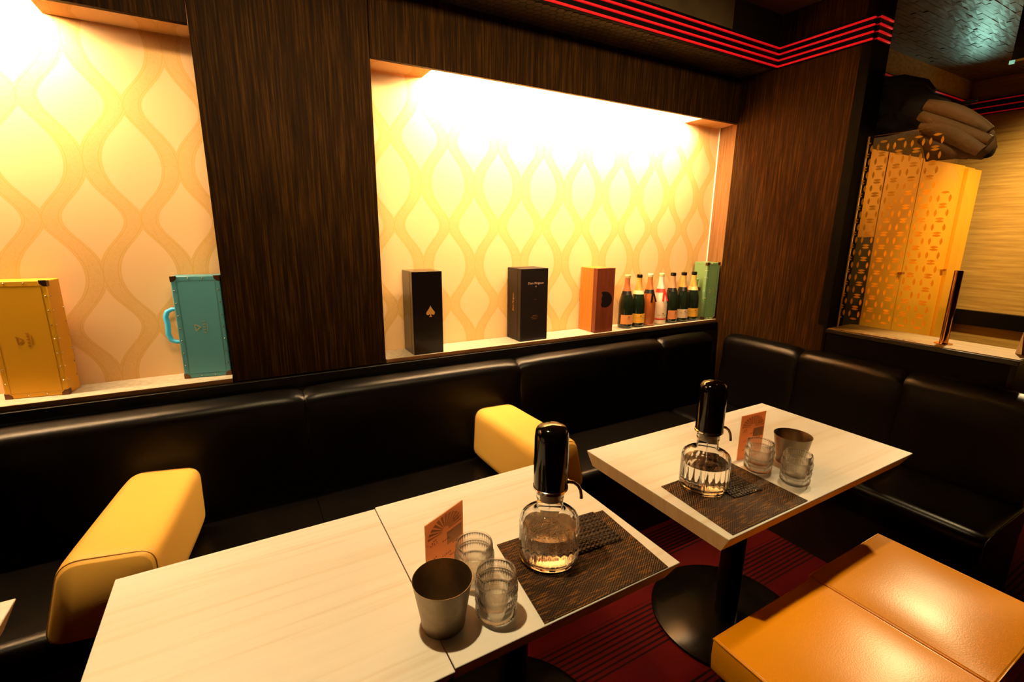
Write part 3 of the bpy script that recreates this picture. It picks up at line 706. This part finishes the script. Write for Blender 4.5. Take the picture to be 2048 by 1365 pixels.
sh += [(0.0, -0.042), (0.022, -0.034), (0.038, -0.016), (0.042, 0.004), (0.034, 0.026), (0.016, 0.042), (-0.008, 0.050), (-0.028, 0.050)]
obj('shield_emblem', MB().prism([(x + 0.010, y + 0.185) for x, y in sh], 0.0008, 'y', -0.0010), MT['boxmatt'], g)

# ------------------------------------------------------------------ champagne bottles
def bottle(x, y, label, glass, foil, band, lab, cap, text_s=None, extra=None, rz=0.0):
    t = thing('champagne_bottle', label, 'bottle', (x, y, ZS), rz, 'champagne bottles on the large shelf')
    def sm(c, *a, **k): 
        key = 'b_%s' % '_'.join('%.2f' % q for q in c)
        if key not in MT: MT[key] = simple(key, c, *a, **k)
        return MT[key]
    body = [(0.0, 0.004), (0.030, 0.0), (0.0405, 0.002), (0.0435, 0.008), (0.044, 0.02), (0.044, 0.135), (0.0425, 0.155), (0.0385, 0.175), (0.032, 0.198), (0.0245, 0.222), (0.0185, 0.245), (0.0155, 0.270), (0.0145, 0.300), (0.0165, 0.303), (0.0165, 0.312), (0.0135, 0.316), (0.0, 0.316)]
    obj('body', MB().lathe(body, 40), sm(glass, 0.09, spec=0.7, coat=0.5), t, smooth=50)
    fo = [(0.0250, 0.2225), (0.0190, 0.2455), (0.0160, 0.2705), (0.0152, 0.296)]
    fo2 = fo + [(r - 0.0012, z) for r, z in reversed(fo)]
    obj('neck_foil', MB().lathe(fo2, 32, close=True), sm(foil, 0.35, metal=0.3), t, smooth=60)
    if cap: obj('mouth', MB().lathe([(0.0155, 0.2965), (0.0175, 0.300), (0.0175, 0.314), (0.013, 0.3175), (0.0, 0.3175)], 24), sm(cap, 0.15, spec=0.8), t, smooth=50)
    bn = [(0.0327, 0.199), (0.0256, 0.2215), (0.0244, 0.2215), (0.0315, 0.199)]
    obj('neck_band', MB().lathe(bn, 32, close=True), sm(band, 0.3), t, smooth=60)
    if lab:
        v = []; f = []; n = 18; A = 1.15; mid = -PI / 2 - 0.25
        z0, z1 = (0.026, 0.082) if extra != 'ice' else (0.045, 0.13)
        for k in range(n + 1):
            a = mid - A + 2 * A * k / n
            for rr in (0.0446, 0.0441):
                for z in (z0, z1): v.append((rr * math.cos(a), rr * math.sin(a), z))
        for k in range(n):
            b0, b1 = 4 * k, 4 * k + 4
            f += [(b0, b1, b1 + 1, b0 + 1), (b0 + 2, b0 + 3, b1 + 3, b1 + 2), (b0 + 1, b1 + 1, b1 + 3, b0 + 3), (b0, b0 + 2, b1 + 2, b1)]
        f += [(0, 1, 3, 2), (4 * n, 4 * n + 2, 4 * n + 3, 4 * n + 1)]
        lo_ = obj('label', MB().add(v, f), sm(lab, 0.5), t, smooth=50)
        if text_s:
            dark = sm((0.22, 0.09, 0.03), 0.5)
            tb = MB()
            for k, ch in enumerate(text_s):
                if ch == ' ': continue
                a = mid + (k - (len(text_s) - 1) / 2) * 0.105
                cm = text('lettering', ch, 0.0078, dark, None, (0.0448 * math.cos(a), 0.0448 * math.sin(a), 0.058), rot=(PI / 2, 0, a + PI / 2), extrude=0.0001); tb.add([tuple(q.co) for q in cm.vertices], [tuple(pp.vertices) for pp in cm.polygons]); bpy.data.meshes.remove(cm)
            obj('lettering', tb, dark, lo_, kind='stuff')
            ca = MB()
            p = Vector((math.cos(mid), math.sin(mid))); q = Vector((-p.y, p.x))
            cr = [(-0.004, 0.066), (0.004, 0.066), (0.005, 0.073), (0.002, 0.070), (0, 0.075), (-0.002, 0.070), (-0.005, 0.073)]
            nn = len(cr)
            vv = [(p.x * rr + q.x * a_, p.y * rr + q.y * a_, z) for rr in (0.0446, 0.0451) for a_, z in cr]
            ff = [tuple(range(nn)), tuple(range(2 * nn - 1, nn - 1, -1))] + [(i, (i + 1) % nn, nn + (i + 1) % nn, nn + i) for i in range(nn)]
            obj('crest', MB().add(vv, ff), dark, lo_)
    if extra == 'ice':
        obj('red_band', MB().lathe([(0.0442, 0.030), (0.0448, 0.031), (0.0448, 0.038), (0.0442, 0.039)], 40, close=True), sm((0.75, 0.03, 0.02), 0.4), t, smooth=50)
    if extra in ('ice', 'bow'):
        c = sm((0.80, 0.03, 0.02), 0.4) if extra == 'ice' else sm((0.012, 0.008, 0.006), 0.4)
        b = MB()
        for s in (-1, 1):
            b.hexa([(s * 0.018 - 0.008, -0.0445, 0.150), (s * 0.018 + 0.006, -0.0445, 0.146), (s * 0.018 + 0.006, -0.041, 0.146), (s * 0.018 - 0.008, -0.041, 0.150)],
                   [(s * 0.004 - 0.006, -0.034, 0.200), (s * 0.004 + 0.006, -0.034, 0.200), (s * 0.004 + 0.006, -0.028, 0.200), (s * 0.004 - 0.006, -0.028, 0.200)])
        obj('ribbon', b, c, t)
    if extra == 'seal':
        obj('red_seal', MB().hexa([(0.012, -0.031, 0.193), (0.025, -0.026, 0.193), (0.025, -0.022, 0.193), (0.012, -0.026, 0.193)], [(0.008, -0.024, 0.228), (0.019, -0.020, 0.228), (0.019, -0.016, 0.228), (0.008, -0.02, 0.228)]), sm((0.75, 0.05, 0.03), 0.4), t)
    return t
GR = (0.010, 0.016, 0.007); OR = (0.92, 0.40, 0.05); PK = (0.80, 0.30, 0.12)
BY = 2.118
bottle(1.995, BY, 'dark bottle with orange label and coppery neck, nearest the wooden box', GR, (0.55, 0.16, 0.05), (0.012, 0.01, 0.008), (0.90, 0.34, 0.10), (0.75, 0.5, 0.2), 'MO\u00cbT')
bottle(2.090, BY, 'dark bottle with wide orange label and cream neck band, second from the box', GR, (0.80, 0.42, 0.08), (0.85, 0.68, 0.35), (0.95, 0.45, 0.05), (0.006, 0.005, 0.004), 'Veuve Clicquot')
bottle(2.180, BY, 'amber rose bottle with dark ribbon and no label', (0.42, 0.10, 0.02), (0.62, 0.20, 0.05), (0.012, 0.01, 0.008), None, (0.85, 0.7, 0.4), None, 'bow')
bottle(2.278, BY, 'white bottle with red bow and red stripe', (0.86, 0.66, 0.45), (0.92, 0.80, 0.62), (0.75, 0.05, 0.03), (0.90, 0.62, 0.40), (0.80, 0.68, 0.3), 'MO\u00cbT & CHANDON', 'ice')
bottle(2.378, BY, 'dark bottle with narrow salmon label, just right of the white bottle', GR, (0.75, 0.32, 0.16), (0.012, 0.01, 0.008), (0.86, 0.30, 0.10), (0.006, 0.005, 0.004), 'MO\u00cbT', rz=0.25)
bottle(2.476, BY, 'dark bottle with cream label and red seal on its neck', GR, (0.80, 0.42, 0.10), (0.012, 0.01, 0.008), (0.88, 0.60, 0.36), (0.006, 0.005, 0.004), 'MO\u00cbT & CHANDON', 'seal')
bottle(2.572, BY, 'dark bottle with orange label touching the green case', GR, (0.85, 0.48, 0.10), (0.85, 0.62, 0.25), (0.95, 0.45, 0.05), (0.006, 0.005, 0.004), 'Veuve Clicquot')

# ------------------------------------------------------------------ trunk style cases
def case(x, y, rz, w, d, h, m, label, emblem, line, handle=None, latch=False, handle_side=-1):
    """x,y = front left bottom corner"""
    t = thing('trunk_case', label, 'case', (x, y, ZS), rz)
    obj('shell', MB().box(0, w, 0, d, 0, h), MT[m], t, bevel=0.003, seg=2)
    ln = MB(); b = 0.016
    for q in ((b, w - b, b, b + .0010), (b, w - b, h - b - .0010, h - b), (b, b + .0010, b, h - b), (w - b - .0010, w - b, b, h - b)):
        ln.box(q[0], q[1], -0.0006, -0.0001, q[2], q[3])
    obj('edge_line', ln, MT[line], t, kind='stuff')
    c = 0.020
    for sx in (0, 1):
        for sz in (0, 1):
            ox, oz = (w if sx else 0), (h if sz else 0); dx, dz = (-1 if sx else 1), (-1 if sz else 1)
            pts = [(ox - dx * 0.0014, oz - (dz * 0.0014 if sz else 0)), (ox + dx * c, oz - (dz * 0.0014 if sz else 0)), (ox + dx * c * 0.92, oz + dz * c * 0.5), (ox + dx * c * 0.5, oz + dz * c * 0.92), (ox - dx * 0.0014, oz + dz * c)]
            mb = MB().prism(pts, 0.0022, 'y', -0.0018)
            # wrap round the side
            sx0 = ox - dx * 0.0014
            mb.box(min(sx0, ox + dx * 0.0005), max(sx0, ox + dx * 0.0005), -0.0016, c * 0.8, min(oz, oz + dz * c), max(oz, oz + dz * c))
            obj('corner_cap', mb, MT['cap_dark'], t, bevel=0.0008, seg=1)
    rv_ = MB()
    def riv(px, pz, side=None, py=0):
        prof = [(0.0028, 0.0), (0.0024, 0.0014), (0.0012, 0.0024), (0.0, 0.0027)]
        s = len(rv_.v); rv_.lathe(prof, 8)
        if side is None: Mx = Matrix.Translation((px, -0.0001, pz)) @ Matrix.Rotation(PI / 2, 4, 'X')
        else: Mx = Matrix.Translation((px + side * 0.0001, py, pz)) @ Matrix.Rotation(side * PI / 2, 4, 'Y')
        rv_.xf(Mx, s)
    for k in range(7):
        z = 0.052 + k * (h - 0.104) / 6
        riv(0.008, z); riv(w - 0.008, z); riv(0, z, -1, 0.010); riv(w, z, 1, 0.010); riv(0, z, -1, d - 0.010); riv(w, z, 1, d - 0.010)
    for k in range(2): riv(w * (0.36 + 0.29 * k), 0.008); riv(w * (0.36 + 0.29 * k), h - 0.008)
    obj('rivets', rv_, MT['rivet'], t, kind='stuff', smooth=50)
    # emblem: open triangle with line of five small characters turned on their side, and a rule
    e = MB(); ex, ez = w * 0.44, h * 0.50
    def bar(a, b_, th=0.0014):
        a, b_ = Vector(a), Vector(b_); n = (b_ - a).normalized(); n = Vector((-n.y, n.x)) * th
        e.prism([tuple(a - n), tuple(b_ - n), tuple(b_ + n), tuple(a + n)], 0.0004, 'y', -0.0007)
    bar((ex - 0.013, ez + 0.014), (ex + 0.006, ez + 0.002)); bar((ex + 0.006, ez + 0.002), (ex - 0.010, ez - 0.012)); bar((ex - 0.012, ez + 0.013), (ex - 0.010, ez - 0.012), 0.001)
    obj('emblem', e, MT[emblem], t)
    e = MB(); R3 = random.Random(5)
    for k in range(5):
        cz = ez + 0.024 - k * 0.0105; cxx = ex + 0.0175
        bar((cxx - 0.004, cz), (cxx + 0.004, cz), 0.0009)
        if k in (1, 2, 3): bar((cxx + 0.0035, cz - 0.003), (cxx + 0.0035, cz + 0.002), 0.0008); bar((cxx - 0.0002, cz - 0.003), (cxx - 0.0002, cz + 0.001), 0.0008)
        if k == 4: bar((cxx, cz), (cxx + 0.004, cz - 0.004), 0.0009)
    bar((ex + 0.027, ez + 0.018), (ex + 0.027, ez - 0.015), 0.0007)
    obj('lettering', e, MT[emblem], t, kind='stuff')
    if handle:
        s = handle_side; x0 = 0 if s < 0 else w; yy = d * 0.5
        zc = h * 0.515; hh = 0.063
        p = [(x0, yy, zc + hh), (x0 + s * 0.018, yy, zc + hh), (x0 + s * 0.034, yy, zc + hh * 0.86), (x0 + s * 0.041, yy, zc + hh * 0.55), (x0 + s * 0.038, yy, zc + hh * 0.1), (x0 + s * 0.041, yy, zc - hh * 0.5), (x0 + s * 0.034, yy, zc - hh * 0.88), (x0 + s * 0.018, yy, zc - hh), (x0, yy, zc - hh)]
        # smooth the path
        q = []
        for i in range(len(p) - 1):
            for t_ in (0, 0.5): q.append(tuple(Vector(p[i]).lerp(Vector(p[i + 1]), t_)))
        q.append(p[-1])
        rr = [0.0065 + 0.0025 * math.sin(PI * i / (len(q) - 1)) for i in range(len(q))]
        hd = obj('handle', MB().tube(q, rr, 14), MT[handle], t, smooth=70)
        for sz in (-1, 1): obj('handle_bracket', MB().box(min(x0, x0 + s * 0.004), max(x0, x0 + s * 0.004), yy - 0.012, yy + 0.012, zc + sz * hh - 0.012, zc + sz * hh + 0.012), MT['cap_dark'], t, bevel=0.001)
    if latch:
        obj('latch', MB().box(-0.005, 0.0, d * 0.35, d * 0.6, h * 0.50, h * 0.56), MT['cap_dark'], t, bevel=0.001)
        obj('handle', MB().tube([(0, d * 0.6, h * 0.70), (-0.022, d * 0.6, h * 0.69), (-0.028, d * 0.6, h * 0.6), (-0.028, d * 0.6, h * 0.36), (-0.02, d * 0.6, h * 0.28), (0, d * 0.6, h * 0.27)], 0.006, 12), MT['case_green'], t, smooth=60)
    return t
case(-0.722, 2.130, -0.15, 0.168, 0.085, 0.392, 'case_yellow', 'yellow trunk-style case with bronze corners at the left of the shelf', 'emblem_dark', 'line_y')
case(-0.2255, 2.128, -0.13, 0.156, 0.080, 0.390, 'case_blue', 'teal blue trunk-style case with a bright blue handle in the left niche', 'emblem', 'line', 'handle_blue')
case(2.640, 2.078, -0.16, 0.105, 0.118, 0.375, 'case_green', 'green trunk-style case at the right end of the large shelf', 'emblem', 'line', None, True)

# ------------------------------------------------------------------ patterned acrylic screen on the ledge
ZL = 0.9817
XP = 2.84
t = thing('divider_screen', 'clear acrylic divider with gold linked-ring print standing on the ledge', 'screen', (XP, 1.13, ZL))
poly = [(-0.228, 0.0), (0.215, 0.0), (0.215, 0.978), (-0.062, 0.978), (-0.215, 0.67), (-0.228, 0.60)]
obj('acrylic_sheet', MB().prism(poly, 0.004, 'x', -0.002), MT['acrylic'], t)
lf = MB()
def leaf(cy, cz, L, Wd, ang):
    pts = []
    for k in range(5): a = -1 + 2 * k / 4; pts.append((a * L, Wd * (1 - a * a)))
    for k in range(3, 0, -1): a = -1 + 2 * k / 4; pts.append((a * L, -Wd * (1 - a * a)))
    ca, sa = math.cos(ang), math.sin(ang)
    lf.prism([(cy + p * ca - q * sa, cz + p * sa + q * ca) for p, q in pts], 0.0006, 'x', -0.0030)
for k in range(6):
    for r in range(14):
        cy = 1.349 - 0.071 * k - 1.13; cz = 1.063 + 0.0645 * r - ZL
        if k == 5 and r > 9: continue
        for q in range(4):
            a = q * PI / 2
            leaf(cy + 0.0215 * math.cos(a), cz + 0.0262 * math.sin(a), 0.0172, 0.0058, a + PI / 2)
obj('ring_print', lf, MT['goldleaf'], t, kind='stuff')
obj('edge_strip', MB().box(-0.006, 0.006, 0.216, 0.2205, 0.0, 0.978), MT['foilgold'], t)
t = thing('screen_post', 'copper coloured tube post beside the gold patterned divider', 'post', (XP, 0.885, ZL))
obj('tube', MB().lathe([(0.0165, 0.004), (0.0165, 0.340), (0.0145, 0.342), (0.0, 0.342)], 32), MT['copper'], t, smooth=40)
obj('flange', MB().lathe([(0.0, 0.0), (0.034, 0.0), (0.034, 0.003), (0.018, 0.0055), (0.0, 0.0055)], 32), MT['copper'], t, smooth=40)

# gold fronted cabinet in the passage
t = thing('gold_cabinet', 'tall gold fronted cabinet behind the patterned divider', 'cabinet', (3.30, 1.60, 0))
obj('carcass', MB().box(0, 1.74, 0.012, 0.155, 0, 1.985), MT['gold'], t)
for a, b in ((0.33, 0.800), (0.806, 1.495)):
    d_ = obj('door', MB().box(a, b, -0.008, 0.0115, 0.05, 1.985), MT['gold'], t, bevel=0.0015)
    obj('handle', MB().box(b - 0.055, b - 0.005 if a < .5 else b - 0.01, -0.030, -0.0085, 1.205, 1.222), MT['copper'], d_, bevel=0.002)
obj('side_panel', MB().box(1.50, 1.745, -0.03, 0.0115, 0.0, 1.965), MT['gold'], t)
obj('dark_reflection', MB().box(0.002, 0.322, -0.004, 0.0115, 0.0, 1.46), MT['black'], t)  # black sheet standing in for a dark reflection on the gold front
obj('upper_panel', MB().box(0.002, 0.322, -0.006, 0.0115, 1.463, 1.985), MT['gold'], t)

# ------------------------------------------------------------------ coats
def inflate(name, outline, c, T, m, parent, x, folds=9.0, amp=0.02, rings=9, seed=0.0):
    """star-shaped outline in (y,z) blown up along x, with cloth folds"""
    P = []; n0 = len(outline)
    for i in range(n0):
        a, b = Vector(outline[i]), Vector(outline[(i + 1) % n0])
        k = max(1, int((b - a).length / 0.012))
        for j in range(k): P.append(a.lerp(b, j / k))
    n = len(P); C_ = Vector(c); v = []; f = []
    for side in (-1, 1):
        for r in range(rings + 1):
            s = 1 - (r / rings) ** 1.3 if r else 1.0
            s = max(s, 0.0)
            for p in P:
                q = C_ + (p - C_) * s; h = T * math.sqrt(max(0.0, 1 - s * s))
                w_ = 1 - s ** 5; nn = noise.noise(Vector((q.x * 7, q.y * 7, seed)))
                h += amp * 1.2 * noise.noise(Vector((q.x * folds + seed, q.y * folds * 1.6, seed))) * w_
                h += amp * w_ * (1 - 2 * abs(math.sin((q.y - 0.8 * q.x) * folds * 2.6 + 3.2 * nn)) ** 0.7)
                v.append((x + side * h, q.x, q.y))
    half = (rings + 1) * n
    for s_ in (0, 1):
        for r in range(rings):
            for i in range(n):
                a = s_ * half + r * n + i; b = s_ * half + r * n + (i + 1) % n
                f.append((a, b, b + n, a + n) if s_ else (b, a, a + n, b + n))
    return obj(name, MB().add(v, f), m, parent, smooth=75, weld=True)
t = thing('black_coat', 'black coat hanging in a dark bunch above the divider', 'coat', (0, 0, 0))
inflate('coat_body', [(1.462, 1.978), (1.345, 1.975), (1.20, 1.990), (1.06, 1.93), (1.045, 2.02), (1.10, 2.10), (1.165, 2.135), (1.20, 2.185), (1.255, 2.20), (1.30, 2.235), (1.38, 2.24), (1.44, 2.27)], (1.28, 2.08), 0.075, MT['cloth_black'], t, 2.99, amp=0.014, seed=2.0)
obj('collar', MB().tube([(2.97, 1.40, 2.235), (2.98, 1.31, 2.225), (3.0, 1.22, 2.19), (3.0, 1.18, 2.15)], [0.03, 0.034, 0.03, 0.018], 12), MT['cloth_black'], t, smooth=70)
t = thing('brown_coat', 'brown coat with loose folds hanging in front of the tan wall', 'coat', (0, 0, 0))
inflate('coat_body', [(1.15, 1.83), (1.19, 1.95), (1.155, 2.09), (1.08, 2.075), (1.00, 2.025), (0.95, 1.985), (0.913, 1.925), (0.895, 1.865), (0.905, 1.835), (0.94, 1.815), (1.02, 1.83)], (1.04, 1.95), 0.07, MT['cloth_brown'], t, 2.99, folds=7, amp=0.036, seed=9.0)
fm = MB()
for k, (y0, z0, y1, z1, rr, dx) in enumerate(((1.17, 2.085, 0.93, 1.93, 0.030, -0.035), (1.18, 2.04, 0.905, 1.885, 0.026, -0.06), (1.17, 1.99, 0.925, 1.845, 0.030, -0.055), (1.16, 1.93, 0.97, 1.835, 0.024, -0.04), (1.12, 1.87, 1.0, 1.835, 0.018, -0.03))):
    pts = []
    for j in range(9):
        t_ = j / 8; sag = 0.03 * math.sin(PI * t_) * (1 if k % 2 else 0.2)
        pts.append((2.965 + dx + 0.02 * math.sin(2.5 * t_ + k) + 0.03 * t_ ** 2, y0 + (y1 - y0) * t_, z0 + (z1 - z0) * t_ + 0.02 * math.sin(PI * t_) - sag))
    fm.tube(pts, [rr * (0.55 + 0.75 * math.sin(PI * (0.12 + 0.76 * j / 8))) for j in range(9)], 14)
obj('fold', fm, MT['cloth_brown'], t, smooth=80, kind='stuff')
obj('sleeve_end', MB().tube([(2.99, 0.945, 1.85), (2.99, 0.918, 1.846), (2.99, 0.906, 1.842)], [0.03, 0.026, 0.018], 14), MT['cloth_black'], t, smooth=70)
t = thing('coat_rail', 'dark metal rail carrying the coats beside the wall end', 'rail', (2.99, 1.1, 0))
obj('bar', MB().tube([(0, -0.10, 2.075), (0, 0.669, 2.075)], 0.009, 12), MT['black'], t, smooth=60)
obj('bracket', MB().box(-0.02, 0.02, 0.640, 0.6695, 2.05, 2.10), MT['black'], t)

# ------------------------------------------------------------------ ledge and passage bits
t = thing('tent_card', 'small red and cream table sign at the right end of the ledge', 'sign', (2.925, 0.628, ZL), -0.35)
obj('card', MB().hexa([(-0.045, -0.012, 0), (0.045, -0.012, 0), (0.045, 0.012, 0), (-0.045, 0.012, 0)], [(-0.045, -0.001, 0.095), (0.045, -0.001, 0.095), (0.045, 0.001, 0.095), (-0.045, 0.001, 0.095)]), MT['white'], t)
nrm = Matrix.Rotation(-0.115, 4, 'X')
mb = MB().box(-0.042, 0.042, -0.0012, 0, 0.040, 0.091).xf(Matrix.Translation((0, -0.0125, 0)) @ nrm); obj('red_panel', mb, MT['signred'], t)
mb = MB().prism(rounded_poly([(-0.010, 0.044), (0.030, 0.044), (0.030, 0.074), (-0.010, 0.082)], 0.008), 0.0010, 'y', -0.0022).xf(Matrix.Translation((0, -0.0125, 0)) @ nrm); obj('pictogram', mb, MT['white'], t)
t = thing('condiment_box', 'red and cream packet standing at the far end of the corner seat', 'box', (2.69, 0.520, 0.868))
obj('packet', MB().box(-0.03, 0.03, -0.045, 0.02, 0, 0.018), MT['white'], t, bevel=0.002)
obj('label', MB().box(-0.024, 0.024, -0.043, 0.012, 0.0182, 0.038), MT['signred'], t, bevel=0.002)
t = thing('hanging_monitor', 'black flat monitor hanging from the ceiling at the top right', 'monitor', (3.2, 0.98, 2.27))
obj('casing', MB().box(0.0, 0.05, -0.56, 0.0, 0.0, 0.33), MT['black'], t, bevel=0.004)
obj('bracket', MB().box(0.01, 0.04, -0.32, -0.24, 0.33, 0.379), MT['black'], t)
obj('status_light', MB().box(-0.002, 0.0, -0.05, -0.02, 0.125, 0.165), MT['signred'], t)
obj('glass_edge', MB().box(0.004, 0.010, -0.012, 0.006, -0.016, -0.0005), MT['screen_green'], t)
